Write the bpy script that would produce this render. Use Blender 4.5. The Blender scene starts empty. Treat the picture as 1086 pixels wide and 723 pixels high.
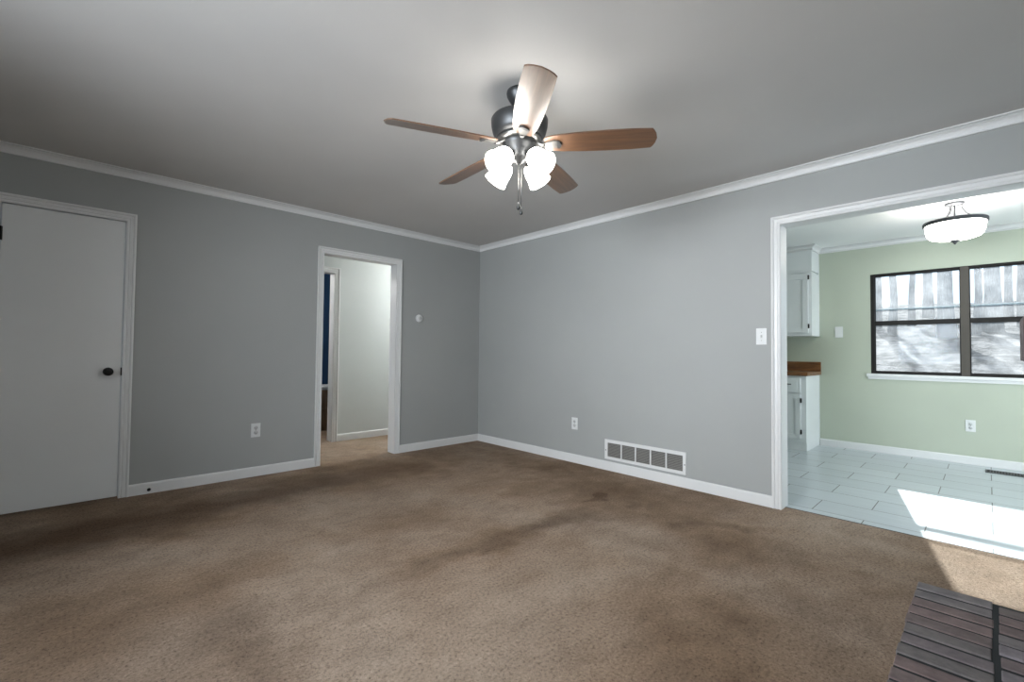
import bpy, bmesh, math, random
from mathutils import Vector, Matrix, Euler
random.seed(7)
SC = bpy.context.scene
COL = SC.collection
PI = math.pi
R = math.radians

# ------------------------------------------------------------------ camera
def make_camera():
    f, yaw, pitch, roll = 482.88, 0.80745, 0.026596, 0.010649
    cd = bpy.data.cameras.new('camera'); cam = bpy.data.objects.new('camera', cd); COL.objects.link(cam)
    cd.sensor_fit = 'HORIZONTAL'; cd.sensor_width = 36.0; cd.lens = f / 1086 * 36.0
    cd.clip_start = 0.02; cd.clip_end = 300
    fw = Vector((math.cos(yaw) * math.cos(pitch), math.sin(yaw) * math.cos(pitch), math.sin(pitch)))
    r0 = Vector((math.sin(yaw), -math.cos(yaw), 0)); u0 = r0.cross(fw)
    r = r0 * math.cos(roll) + u0 * math.sin(roll)
    u = -r0 * math.sin(roll) + u0 * math.cos(roll)
    m = Matrix((r, u, -fw)).transposed().to_4x4()
    m.translation = Vector((-3.6711, -4.4402, 1.0972))
    cam.matrix_world = m
    SC.camera = cam
make_camera()

# ------------------------------------------------------------------ world, sun, area lights, exposure
SC.view_settings.view_transform = 'Standard'
SC.view_settings.look = 'None'
SC.view_settings.exposure = 1.0
SC.view_settings.gamma = 1.0
SC.view_settings.use_curve_mapping = False
W = bpy.data.worlds.new('world'); SC.world = W; W.use_nodes = True
bgn = W.node_tree.nodes['Background']
bgn.inputs['Color'].default_value = (0.80, 0.90, 1.0, 1)
bgn.inputs['Strength'].default_value = 0.8

SUN_AZ = math.atan2(0.21, 1.0); SUN_EL = R(27.7)
def make_lights():
    sd = bpy.data.lights.new('sun', 'SUN'); s = bpy.data.objects.new('sun', sd); COL.objects.link(s)
    sd.energy = 8.5; sd.angle = R(0.7); sd.color = (1.0, 0.95, 0.88)
    to_sun = Vector((math.cos(SUN_AZ) * math.cos(SUN_EL), math.sin(SUN_AZ) * math.cos(SUN_EL), math.sin(SUN_EL)))
    s.rotation_euler = to_sun.to_track_quat('Z', 'Y').to_euler()
    s.location = (12, 0, 8)

    def area(name, loc, target, sx, sy, e, col):
        ad = bpy.data.lights.new(name, 'AREA'); a = bpy.data.objects.new(name, ad); COL.objects.link(a)
        ad.shape = 'RECTANGLE'; ad.size = sx; ad.size_y = sy; ad.energy = e; ad.color = col
        a.location = loc
        a.rotation_euler = (Vector(loc) - Vector(target)).to_track_quat('Z', 'Y').to_euler()
        return a
    # sky portal, then unseen fill lights added to brighten kitchen and living room
    p = area('window_portal', (3.19, -4.28, 1.48), (0, -4.28, 1.48), 1.56, 1.16, 1, (1, 1, 1)); p.data.cycles.is_portal = True
    area('kitchen_fill', (1.5, -6.75, 1.15), (1.5, 0, 1.0), 1.7, 2.0, 24, (0.84, 0.925, 1.0))
    a = area('living_fill', (-5.75, -3.2, 1.5), (0, -2.6, 1.25), 1.6, 1.2, 42, (0.88, 0.94, 1.0)); a.data.spread = R(95)
    # hall ceiling lamp, further along the hall
    hd = bpy.data.lights.new('hall_light', 'POINT'); h = bpy.data.objects.new('hall_light', hd); COL.objects.link(h)
    hd.energy = 28; hd.shadow_soft_size = 0.14; hd.color = (1.0, 0.985, 0.96); h.location = (0.25, 0.55, 2.25)
    nd = bpy.data.lights.new('blue_room_fill', 'POINT'); n = bpy.data.objects.new('blue_room_fill', nd); COL.objects.link(n)  # unseen fill added to lift the navy room and its doorway trim
    nd.energy = 22; nd.shadow_soft_size = 0.14; nd.color = (1.0, 0.97, 0.93); n.location = (-2.3, 1.9, 2.2)
make_lights()

# ------------------------------------------------------------------ node helpers
def mat(name, color, rough=0.5, metal=0.0, spec=0.5, emit=None, estr=0.0, coat=0.0):
    m = bpy.data.materials.new(name); m.use_nodes = True
    b = m.node_tree.nodes['Principled BSDF']
    b.inputs['Base Color'].default_value = (*color, 1)
    b.inputs['Roughness'].default_value = rough
    b.inputs['Metallic'].default_value = metal
    b.inputs['Specular IOR Level'].default_value = spec
    b.inputs['Coat Weight'].default_value = coat
    if emit:
        b.inputs['Emission Color'].default_value = (*emit, 1)
        b.inputs['Emission Strength'].default_value = estr
    return m
class NT:
    def __init__(s, m): s.t = m.node_tree; s.n = s.t.nodes; s.b = s.n['Principled BSDF']
    def new(s, t, **k):
        n = s.n.new(t)
        for a, v in k.items(): setattr(n, a, v)
        return n
    def link(s, a, b): s.t.links.new(a, b)
    def coords(s, scale=(1, 1, 1), kind='Object', loc=(0, 0, 0), rot=(0, 0, 0)):
        tc = s.new('ShaderNodeTexCoord'); mp = s.new('ShaderNodeMapping')
        mp.inputs['Scale'].default_value = scale; mp.inputs['Location'].default_value = loc
        mp.inputs['Rotation'].default_value = rot
        s.link(tc.outputs[kind], mp.inputs['Vector']); return mp.outputs['Vector']
    def noise(s, vec, scale, detail=2, rough=0.5, dist=0.0):
        n = s.new('ShaderNodeTexNoise'); n.inputs['Scale'].default_value = scale
        n.inputs['Detail'].default_value = detail; n.inputs['Roughness'].default_value = rough
        n.inputs['Distortion'].default_value = dist
        if vec is not None: s.link(vec, n.inputs['Vector'])
        return n.outputs['Fac']
    def ramp(s, fac, stops):
        r = s.new('ShaderNodeValToRGB'); e = r.color_ramp.elements
        while len(e) < len(stops): e.new(0.5)
        for q, (p, c) in zip(e, stops):
            q.position = p; q.color = (*c, 1) if len(c) == 3 else c
        s.link(fac, r.inputs['Fac']); return r.outputs['Color']
    def mix(s, fac, a, b, mode='MIX'):
        n = s.new('ShaderNodeMix', data_type='RGBA', blend_type=mode)
        for sock, v in ((n.inputs[0], fac), (n.inputs[6], a), (n.inputs[7], b)):
            if hasattr(v, 'is_linked') or hasattr(v, 'links'): s.link(v, sock)
            elif isinstance(v, (int, float)): sock.default_value = v
            else: sock.default_value = (*v, 1)
        return n.outputs[2]
    def math(s, op, a, b=None, c=None, clamp=False):
        n = s.new('ShaderNodeMath', operation=op, use_clamp=clamp)
        for i, v in enumerate((a, b, c)):
            if v is None: continue
            if isinstance(v, (int, float)): n.inputs[i].default_value = v
            else: s.link(v, n.inputs[i])
        return n.outputs[0]
    def bump(s, h, strength, dist=0.01):
        b = s.new('ShaderNodeBump'); b.inputs['Strength'].default_value = strength; b.inputs['Distance'].default_value = dist
        s.link(h, b.inputs['Height']); s.link(b.outputs['Normal'], s.b.inputs['Normal']); return b
    def base(s, c): s.link(c, s.b.inputs['Base Color'])

def paint(name, color, rough=0.6, bump=0.04, spec=0.35):
    m = mat(name, color, rough, spec=spec); t = NT(m)
    v = t.coords()
    c = t.ramp(t.noise(v, 1.3, 3), [(0.3, tuple(x * 0.97 for x in color)), (0.7, tuple(min(1, x * 1.03) for x in color))])
    t.base(c)
    t.bump(t.noise(v, 160, 2), bump, 0.004)
    return m

M = {}
M['wall_gray'] = paint('wall gray paint', (0.37, 0.385, 0.38), 0.55)
M['wall_green'] = paint('wall green paint', (0.475, 0.52, 0.43), 0.55)
M['wall_white'] = paint('hall wall paint', (0.60, 0.635, 0.63), 0.55)
M['wall_navy'] = paint('navy wall paint', (0.020, 0.055, 0.120), 0.5)
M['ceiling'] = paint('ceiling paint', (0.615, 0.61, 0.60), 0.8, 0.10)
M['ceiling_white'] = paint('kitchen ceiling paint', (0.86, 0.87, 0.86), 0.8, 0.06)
M['trim'] = paint('white trim paint', (0.73, 0.74, 0.74), 0.35, 0.01)
M['door_paint'] = paint('door paint', (0.74, 0.76, 0.765), 0.4, 0.015)
M['cabinet'] = paint('cabinet paint', (0.76, 0.79, 0.80), 0.35, 0.01)
M['plastic'] = mat('white plastic', (0.72, 0.74, 0.74), 0.35)
M['plastic_shade'] = mat('receptacle plastic', (0.55, 0.57, 0.57), 0.4)
M['slot'] = mat('dark slot', (0.04, 0.04, 0.04), 0.6)
M['black'] = mat('black metal', (0.012, 0.012, 0.013), 0.35, 0.6)
M['steel'] = mat('screw steel', (0.35, 0.35, 0.34), 0.35, 1.0)
M['bronze'] = mat('dark bronze', (0.060, 0.063, 0.066), 0.42, 0.7)
M['pewter'] = mat('pewter metal', (0.20, 0.20, 0.195), 0.36, 0.9)
M['fixture'] = mat('brushed nickel', (0.045, 0.048, 0.055), 0.55, 0.3)
M['glow'] = mat('lit frosted glass', (0.9, 0.9, 0.88), 0.4, emit=(1.0, 0.95, 0.88), estr=10.0)
M['bulb'] = mat('lit bulb', (0.9, 0.9, 0.9), 0.4, emit=(1.0, 0.95, 0.88), estr=150.0)
M['bowl'] = mat('lit alabaster bowl', (0.9, 0.9, 0.88), 0.4, emit=(1.0, 0.96, 0.90), estr=8.0)
M['vinyl'] = mat('brown window frame', (0.016, 0.015, 0.014), 0.5, spec=0.2)
M['mullion'] = mat('weathered mullion', (0.075, 0.066, 0.055), 0.6)
M['storm'] = mat('aluminium storm rail', (0.85, 0.84, 0.82), 0.5)
M['dark_void'] = mat('duct dark', (0.05, 0.05, 0.048), 0.9)
M['louver'] = mat('louver painted metal', (0.23, 0.225, 0.21), 0.5)

def carpet():
    m = mat('brown carpet', (0.2, 0.15, 0.11), 0.95, spec=0.1); t = NT(m)
    v = t.coords()
    big = t.noise(v, 0.9, 3, 0.55, 0.4)
    mid = t.noise(v, 5.0, 4, 0.6)
    fine = t.noise(v, 75, 5, 0.85)
    tuft = t.noise(v, 330, 2, 0.6)
    swirl = t.noise(t.coords(scale=(3, 6, 1), rot=(0, 0, 0.7)), 2.6, 5, 0.65, 0.8)
    base = t.ramp(big, [(0.34, (0.25, 0.172, 0.115)), (0.48, (0.345, 0.252, 0.182)), (0.64, (0.41, 0.322, 0.252))])
    base = t.mix(0.55, base, t.ramp(mid, [(0.3, (0.5, 0.48, 0.46)), (0.7, (1, 1, 1))]), 'MULTIPLY')
    # stains and broader tone patches: (x, y, rx, ry, angle, strength)
    sx = t.new('ShaderNodeSeparateXYZ')
    wob = t.new('ShaderNodeTexNoise'); wob.inputs['Scale'].default_value = 3.5; wob.inputs['Detail'].default_value = 3
    t.link(v, wob.inputs['Vector'])
    sub = t.new('ShaderNodeVectorMath', operation='SUBTRACT'); t.link(wob.outputs['Color'], sub.inputs[0]); sub.inputs[1].default_value = (0.5, 0.5, 0.5)
    scl = t.new('ShaderNodeVectorMath', operation='SCALE'); t.link(sub.outputs[0], scl.inputs[0]); scl.inputs['Scale'].default_value = 0.45
    add = t.new('ShaderNodeVectorMath', operation='ADD'); t.link(v, add.inputs[0]); t.link(scl.outputs[0], add.inputs[1])
    t.link(add.outputs[0], sx.inputs[0])
    X, Y = sx.outputs[0], sx.outputs[1]
    total = None
    for (x, y, rx, ry, a, st, soft) in STAINS_AND_TONES:
        ca, sa = math.cos(a), math.sin(a)
        dx = t.math('SUBTRACT', X, x); dy = t.math('SUBTRACT', Y, y)
        u = t.math('DIVIDE', t.math('ADD', t.math('MULTIPLY', dx, ca), t.math('MULTIPLY', dy, sa)), rx)
        w = t.math('DIVIDE', t.math('SUBTRACT', t.math('MULTIPLY', dy, ca), t.math('MULTIPLY', dx, sa)), ry)
        d = t.math('SQRT', t.math('ADD', t.math('MULTIPLY', u, u), t.math('MULTIPLY', w, w)))
        mr = t.new('ShaderNodeMapRange', interpolation_type='SMOOTHSTEP')
        mr.inputs['From Min'].default_value = 1.0 - soft; mr.inputs['From Max'].default_value = 1.0 + soft
        mr.inputs['To Min'].default_value = st; mr.inputs['To Max'].default_value = 0.0
        t.link(d, mr.inputs['Value'])
        total = mr.outputs[0] if total is None else t.math('ADD', total, mr.outputs[0])
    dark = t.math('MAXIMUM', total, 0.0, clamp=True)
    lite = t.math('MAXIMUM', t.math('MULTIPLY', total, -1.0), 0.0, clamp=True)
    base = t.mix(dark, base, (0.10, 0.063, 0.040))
    base = t.mix(lite, base, (0.52, 0.43, 0.355))
    base = t.mix(0.35, base, t.ramp(swirl, [(0.32, (0.62, 0.60, 0.58)), (0.5, (1, 1, 1)), (0.7, (1.2, 1.2, 1.2))]), 'MULTIPLY')
    sp = t.ramp(fine, [(0.36, (0.25, 0.23, 0.21)), (0.46, (0.88, 0.88, 0.88)), (0.56, (1.06, 1.06, 1.06)), (0.68, (1.5, 1.5, 1.5))])
    base = t.mix(0.85, base, sp, 'MULTIPLY')
    t.base(base)
    h = t.math('ADD', t.math('MULTIPLY', fine, 1.0), t.math('MULTIPLY', tuft, 0.5))
    t.bump(h, 0.7, 0.008)
    return m
STAINS_AND_TONES = [
    (-0.78, -2.37, 0.12, 0.06, -0.2, 0.50, 0.35),    # dark spots before the vent
    (-0.70, -2.61, 0.08, 0.05, -0.3, 0.30, 0.5),
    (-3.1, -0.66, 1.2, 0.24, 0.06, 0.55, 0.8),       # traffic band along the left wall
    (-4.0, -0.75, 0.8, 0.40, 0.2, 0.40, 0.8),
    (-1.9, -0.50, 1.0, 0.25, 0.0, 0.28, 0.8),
    (-1.75, -2.47, 0.80, 0.09, -0.06, 0.50, 0.8),    # worn arc under the fan
    (-1.25, -2.60, 0.35, 0.10, -0.35, 0.25, 0.9),
    (-2.10, -2.86, 0.14, 0.10, 0.5, 0.22, 0.9),
    (-0.85, -3.02, 0.10, 0.07, -0.5, 0.32, 0.8),
    (-0.62, -3.30, 0.30, 0.06, -1.0, 0.34, 0.8),
    (-1.00, -3.40, 0.35, 0.14, -0.9, 0.26, 0.9),
    (-1.50, -3.85, 0.35, 0.20, -0.7, 0.18, 0.9),
    (-3.19, -2.40, 0.09, 0.45, 0.05, 0.30, 0.9),
    (-3.50, -2.50, 0.35, 0.75, 0.1, 0.30, 0.8),  # broad darker zone across the left foreground
    (-2.45, -1.36, 1.1, 0.34, 0.12, -0.30, 0.7),
    (-2.1, -2.13, 1.1, 0.18, -0.02, -0.18, 0.8),
    (-2.30, -2.98, 0.62, 0.36, 0.4, -0.42, 0.8),
    (-0.35, -3.80, 0.25, 0.35, 0.1, -0.30, 0.8),
]
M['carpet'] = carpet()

def tile():
    m = mat('pale floor tile', (0.5, 0.53, 0.54), 0.28, spec=0.5); t = NT(m)
    # rows run along y, 0.30 m wide (x), tiles 0.60 m long, half bond
    v = t.coords(rot=(0, 0, -PI / 2))      # (x,y) -> (y', -x)
    tc = t.new('ShaderNodeTexCoord'); s = t.new('ShaderNodeSeparateXYZ'); t.link(tc.outputs['Object'], s.inputs[0])
    c = t.new('ShaderNodeCombineXYZ')
    t.link(t.math('ADD', s.outputs[1], 3.55 + 6.0), c.inputs[0])
    t.link(t.math('ADD', s.outputs[0], 0.11), c.inputs[1])
    br = t.new('ShaderNodeTexBrick'); br.offset = 0.5; br.squash = 1.0
    br.inputs['Scale'].default_value = 1.0; br.inputs['Brick Width'].default_value = 0.6; br.inputs['Row Height'].default_value = 0.301
    br.inputs['Mortar Size'].default_value = 0.0034; br.inputs['Mortar Smooth'].default_value = 0.2
    br.inputs['Color1'].default_value = (0.60, 0.655, 0.69, 1); br.inputs['Color2'].default_value = (0.54, 0.595, 0.63, 1)
    br.inputs['Mortar'].default_value = (0.10, 0.105, 0.105, 1)
    t.link(c.outputs[0], br.inputs['Vector'])
    st = t.noise(t.coords(scale=(14, 1.6, 1)), 1.5, 4, 0.6)
    col = t.mix(0.5, br.outputs['Color'], t.ramp(st, [(0.3, (0.80, 0.82, 0.82)), (0.7, (1.0, 1.0, 1.0))]), 'MULTIPLY')
    t.base(col)
    inv = t.math('SUBTRACT', 1.0, br.outputs['Fac'])
    t.bump(inv, 0.5, 0.004)
    return m
M['tile'] = tile()

def wood(name, dark, light, sx, sy, sz, rough=0.4, coat=0.0, ns=3.0):
    m = mat(name, light, rough, coat=coat); t = NT(m)
    v = t.coords(scale=(sx, sy, sz))
    n = t.noise(v, ns, 5, 0.6, 0.6)
    t.base(t.ramp(n, [(0.30, dark), (0.55, tuple((a + b) / 2 for a, b in zip(dark, light))), (0.72, light)]))
    t.bump(n, 0.05, 0.002)
    return m
M['blade'] = wood('fan blade walnut', (0.085, 0.040, 0.020), (0.20, 0.105, 0.055), 1.2, 22, 22, 0.40, 1.0, 2.2)
M['blade'].node_tree.nodes['Principled BSDF'].inputs['Coat Roughness'].default_value = 0.30; M['blade'].node_tree.nodes['Principled BSDF'].inputs['Coat IOR'].default_value = 1.6
M['butcher'] = wood('butcher block', (0.095, 0.036, 0.012), (0.30, 0.135, 0.050), 30, 3.0, 18, 0.35, 0.2, 1.3)
M['oak'] = wood('light oak', (0.23, 0.15, 0.08), (0.42, 0.30, 0.18), 12, 12, 2, 0.5, 0, 2.0)
M['bark'] = wood('grey bark', (0.26, 0.25, 0.25), (0.48, 0.47, 0.46), 9, 9, 1.2, 0.9, 0, 3.0)

def brick():
    m = mat('hearth brick', (0.12, 0.09, 0.09), 0.75, spec=0.3); t = NT(m)
    at = t.new('ShaderNodeAttribute', attribute_name='brick_id')
    c = t.ramp(at.outputs['Fac'], [(0.0, (0.17, 0.145, 0.140)), (0.35, (0.215, 0.160, 0.155)), (0.6, (0.225, 0.205, 0.215)), (0.8, (0.18, 0.165, 0.160)), (1.0, (0.29, 0.262, 0.285))])
    v = t.coords()
    n = t.noise(v, 14, 4, 0.65)
    c = t.mix(0.8, c, t.ramp(n, [(0.28, (0.55, 0.55, 0.58)), (0.6, (1, 1, 1)), (0.78, (1.25, 1.22, 1.2))]), 'MULTIPLY')
    t.base(c)
    t.bump(t.noise(v, 70, 4, 0.7), 0.45, 0.006)
    return m
M['brick'] = brick()
M['mortar'] = paint('dark mortar', (0.030, 0.034, 0.037), 0.9, 0.3)

def ground():
    m = mat('leaf litter', (0.4, 0.33, 0.27), 1.0, spec=0.05); t = NT(m)
    v = t.coords()
    n = t.noise(v, 1.1, 10, 0.85)
    c = t.ramp(n, [(0.40, (0.010, 0.014, 0.015)), (0.48, (0.060, 0.056, 0.055)), (0.55, (0.20, 0.185, 0.18))])
    t.base(c); t.bump(t.noise(v, 9, 5, 0.7), 0.6, 0.1)
    return m
M['ground'] = ground()

def glass():
    m = bpy.data.materials.new('hazy window glass'); m.use_nodes = True
    nt = m.node_tree; nt.nodes.clear()
    out = nt.nodes.new('ShaderNodeOutputMaterial')
    tr = nt.nodes.new('ShaderNodeBsdfTransparent'); tr.inputs['Color'].default_value = (0.88, 0.94, 0.98, 1)
    gl = nt.nodes.new('ShaderNodeBsdfGlossy'); gl.inputs['Roughness'].default_value = 0.05; gl.inputs['Color'].default_value = (0.04, 0.045, 0.05, 1)
    tl = nt.nodes.new('ShaderNodeBsdfTranslucent'); tl.inputs['Color'].default_value = (0.85, 0.9, 0.95, 1)
    fr = nt.nodes.new('ShaderNodeFresnel'); fr.inputs['IOR'].default_value = 1.45
    a = nt.nodes.new('ShaderNodeMixShader'); b = nt.nodes.new('ShaderNodeMixShader')
    tc = nt.nodes.new('ShaderNodeTexCoord'); no = nt.nodes.new('ShaderNodeTexNoise'); no.inputs['Scale'].default_value = 5; no.inputs['Detail'].default_value = 4
    mr = nt.nodes.new('ShaderNodeMapRange'); mr.inputs['From Min'].default_value = 0.35; mr.inputs['From Max'].default_value = 0.7
    mr.inputs['To Min'].default_value = 0.03; mr.inputs['To Max'].default_value = 0.10
    L = nt.links.new
    L(tc.outputs['Object'], no.inputs['Vector']); L(no.outputs['Fac'], mr.inputs['Value']); L(mr.outputs[0], a.inputs[0])
    L(tr.outputs[0], a.inputs[1]); L(tl.outputs[0], a.inputs[2])
    L(fr.outputs[0], b.inputs[0]); L(a.outputs[0], b.inputs[1]); L(gl.outputs[0], b.inputs[2])
    L(b.outputs[0], out.inputs['Surface'])
    return m
M['glass'] = glass()

# ------------------------------------------------------------------ mesh helpers
def box(bm, x0, x1, y0, y1, z0, z1, mi=0, bev=0.0):
    g = bmesh.ops.create_cube(bm, size=1.0)
    vs = g['verts']
    for v in vs:
        v.co = Vector(((x0 + x1) / 2 + v.co.x * (x1 - x0), (y0 + y1) / 2 + v.co.y * (y1 - y0), (z0 + z1) / 2 + v.co.z * (z1 - z0)))
    fs = {f for v in vs for f in v.link_faces}
    for f in fs: f.material_index = mi
    if bev > 0:
        es = {e for v in vs for e in v.link_edges}
        r = bmesh.ops.bevel(bm, geom=list(es), offset=bev, segments=2, affect='EDGES', profile=0.5)
        for f in r['faces']: f.material_index = mi
    return vs
def lathe(bm, prof, n=48, M4=None, mi=0, smooth=True, closed=False):
    rings = []
    for (r, z) in prof:
        if r < 1e-6: rings.append([bm.verts.new((0, 0, z))])
        else: rings.append([bm.verts.new((r * math.cos(2 * PI * k / n), r * math.sin(2 * PI * k / n), z)) for k in range(n)])
    pairs = list(zip(rings, rings[1:]))
    if closed: pairs.append((rings[-1], rings[0]))
    for a, b in pairs:
        for k in range(n):
            if len(a) == 1 and len(b) == 1: continue
            if len(a) == 1: f = bm.faces.new((a[0], b[k], b[(k + 1) % n]))
            elif len(b) == 1: f = bm.faces.new((a[k], b[0], a[(k + 1) % n]))
            else: f = bm.faces.new((a[k], b[k], b[(k + 1) % n], a[(k + 1) % n]))
            f.smooth = smooth; f.material_index = mi
    if M4 is not None:
        bmesh.ops.transform(bm, matrix=M4, verts=[v for r in rings for v in r])
def tube(bm, pts, rad, n=10, mi=0):
    pts = [Vector(p) for p in pts]
    if not isinstance(rad, (list, tuple)): rad = [rad] * len(pts)
    rings = []
    up = Vector((0, 0, 1))
    for i, p in enumerate(pts):
        d = (pts[min(i + 1, len(pts) - 1)] - pts[max(i - 1, 0)]).normalized()
        a = d.cross(up if abs(d.z) < 0.95 else Vector((1, 0, 0))).normalized(); b = d.cross(a)
        rings.append([bm.verts.new(p + (a * math.cos(2 * PI * k / n) + b * math.sin(2 * PI * k / n)) * rad[i]) for k in range(n)])
    for a, b in zip(rings, rings[1:]):
        for k in range(n):
            f = bm.faces.new((a[k], a[(k + 1) % n], b[(k + 1) % n], b[k])); f.smooth = True; f.material_index = mi
    for r in (rings[0], rings[-1]):
        f = bm.faces.new(r); f.material_index = mi
def sweep(bm, path, prof, mp, mi=0):
    """profile (w = offset to the left of travel, d) swept along a 2-D path with mitres; mp(s, t, d) -> 3-D"""
    P = [Vector(p) for p in path]; rings = []
    for i, p in enumerate(P):
        ns = []
        if i > 0: d = (P[i] - P[i - 1]).normalized(); ns.append(Vector((-d.y, d.x)))
        if i < len(P) - 1: d = (P[i + 1] - P[i]).normalized(); ns.append(Vector((-d.y, d.x)))
        n = ns[0] if len(ns) == 1 else (ns[0] + ns[1]) / (1 + ns[0].dot(ns[1]))
        rings.append([bm.verts.new(mp(p.x + n.x * w, p.y + n.y * w, d)) for (w, d) in prof])
    k = len(prof)
    for a, b in zip(rings, rings[1:]):
        for j in range(k):
            f = bm.faces.new((a[j], a[(j + 1) % k], b[(j + 1) % k], b[j])); f.material_index = mi
    bm.faces.new(rings[0]); bm.faces.new(rings[-1])
def prism(bm, outline, z0, z1, mi=0, bev=0.0, seg=2):
    lo = [bm.verts.new((x, y, z0)) for x, y in outline]; hi = [bm.verts.new((x, y, z1)) for x, y in outline]
    n = len(outline); fs = [bm.faces.new(lo[::-1]), bm.faces.new(hi)]
    for i in range(n): fs.append(bm.faces.new((lo[i], lo[(i + 1) % n], hi[(i + 1) % n], hi[i])))
    for f in fs: f.material_index = mi
    if bev:
        es = [e for f in fs[:2] for e in f.edges]
        bmesh.ops.bevel(bm, geom=es, offset=bev, segments=seg, affect='EDGES')
def obj(name, bm, mats, parent=None, loc=None, rot=None, recalc=True):
    if recalc: bmesh.ops.recalc_face_normals(bm, faces=bm.faces[:])
    me = bpy.data.meshes.new(name); bm.to_mesh(me); bm.free()
    for m in (mats if isinstance(mats, (list, tuple)) else [mats]): me.materials.append(m)
    o = bpy.data.objects.new(name, me); COL.objects.link(o)
    if parent: o.parent = parent
    if loc is not None: o.location = loc
    if rot is not None: o.rotation_euler = rot
    return o
def BM(): return bmesh.new()
def mk(name, mats, parent, fn, **k):
    bm = BM(); fn(bm); return obj(name, bm, mats, parent, **k)
def bx(name, m, parent, *dims, bev=0.0):
    bm = BM(); box(bm, *dims, bev=bev); return obj(name, bm, m, parent)
def thing(name, label, cat, loc=(0, 0, 0), rotz=0.0, group=None):
    o = bpy.data.objects.new(name, None); COL.objects.link(o); o.empty_display_size = 0.1
    o.location = loc; o.rotation_euler = (0, 0, rotz); o['label'] = label; o['category'] = cat
    if group: o['group'] = group
    return o
def tag(o, label, cat, group=None):
    o['label'] = label; o['category'] = cat
    if group: o['group'] = group
    return o
def struct(o, label=None, cat=None):
    o['kind'] = 'structure'
    if label: o['label'] = label
    if cat: o['category'] = cat
    return o
def dup(root, loc, rotz, label, group=None):
    r = root.copy(); COL.objects.link(r); r.location = loc; r.rotation_euler = (0, 0, rotz); r['label'] = label
    if group: r['group'] = group
    for ch in list(root.children):
        c = ch.copy(); COL.objects.link(c); c.parent = r
        for g in ch.children:
            d = g.copy(); COL.objects.link(d); d.parent = c
    return r

# ------------------------------------------------------------------ dimensions
ZC = 2.44
XB, YN = -5.6, -4.85           # back wall and near wall of the living room
KX0, KX1 = 0.13, 3.03          # kitchen
HY0, HY1 = 0.12, 1.07          # hall behind the left wall
T = 0.12

# ------------------------------------------------------------------ floors and ceilings
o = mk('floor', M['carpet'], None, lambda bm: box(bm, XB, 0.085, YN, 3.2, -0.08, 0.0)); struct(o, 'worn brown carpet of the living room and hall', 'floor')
def hallfloor(bm): box(bm, 0.085, 2.2, 0.0, HY1 + 0.1, -0.08, 0.0)
o = mk('floor_hall', M['carpet'], None, hallfloor); struct(o, 'brown carpet at the far end of the hall', 'floor')
o = mk('floor_kitchen', M['tile'], None, lambda bm: box(bm, 0.085, KX1, -6.6, -0.0, -0.08, -0.002)); struct(o, 'pale rectangular floor tiles of the kitchen', 'floor')
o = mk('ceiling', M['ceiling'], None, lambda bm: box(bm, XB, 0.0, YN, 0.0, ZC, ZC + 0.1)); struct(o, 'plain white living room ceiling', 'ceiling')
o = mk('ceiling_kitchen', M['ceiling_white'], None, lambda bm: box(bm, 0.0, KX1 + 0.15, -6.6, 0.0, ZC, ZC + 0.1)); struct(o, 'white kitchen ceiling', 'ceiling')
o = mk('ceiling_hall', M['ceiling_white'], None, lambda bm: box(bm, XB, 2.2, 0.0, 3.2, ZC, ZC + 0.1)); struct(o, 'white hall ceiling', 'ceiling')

# ------------------------------------------------------------------ walls
CX0, CX1 = -4.05, -3.422       # closet door opening
HX0, HX1 = -1.955, -1.170      # hall opening
JT = 0.012                     # jamb thickness
OPZ = 2.05
def wall_left(bm):
    for a, b in ((XB, CX0 - JT), (CX1 + JT, HX0 - JT), (HX1 + JT, 0.0)): box(bm, a, b, 0, T, 0, ZC)
    for a, b in ((CX0, CX1), (HX0, HX1)): box(bm, a - JT, b + JT, 0, T, OPZ + JT, ZC)
    bm.faces.ensure_lookup_table()
    for f in bm.faces:
        if f.calc_center_median().y > T - 0.001: f.material_index = 1
o = mk('wall_left', [M['wall_gray'], M['wall_white']], None, wall_left); struct(o)
KY0, KY1 = -4.70, -3.410       # kitchen opening
def wall_right(bm):
    box(bm, 0, KX0, KY1 + JT, T, 0, ZC); box(bm, 0, KX0, YN, KY0 - JT, 0, ZC); box(bm, 0, KX0, KY0 - JT, KY1 + JT, OPZ + JT, ZC)
    box(bm, 0, KX0, -6.6, YN, 0, ZC)
    for f in bm.faces:
        if f.calc_center_median().x > KX0 - 0.001: f.material_index = 1
o = mk('wall_right', [M['wall_gray'], M['wall_green']], None, wall_right); struct(o)
WBY0, WBY1, WBZ0, WBZ1 = -4.0, -2.4, 0.9, 2.1  # opening cut for the added window behind the camera
def wall_back(bm):
    box(bm, XB - T, XB, YN, WBY0, 0, ZC); box(bm, XB - T, XB, WBY1, T, 0, ZC)
    box(bm, XB - T, XB, WBY0, WBY1, 0, WBZ0); box(bm, XB - T, XB, WBY0, WBY1, WBZ1, ZC)
o = mk('wall_back', M['wall_gray'], None, wall_back); struct(o)
o = mk('wall_near', M['wall_gray'], None, lambda bm: box(bm, XB - T, 0, YN - T, YN, 0, ZC)); struct(o)
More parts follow.
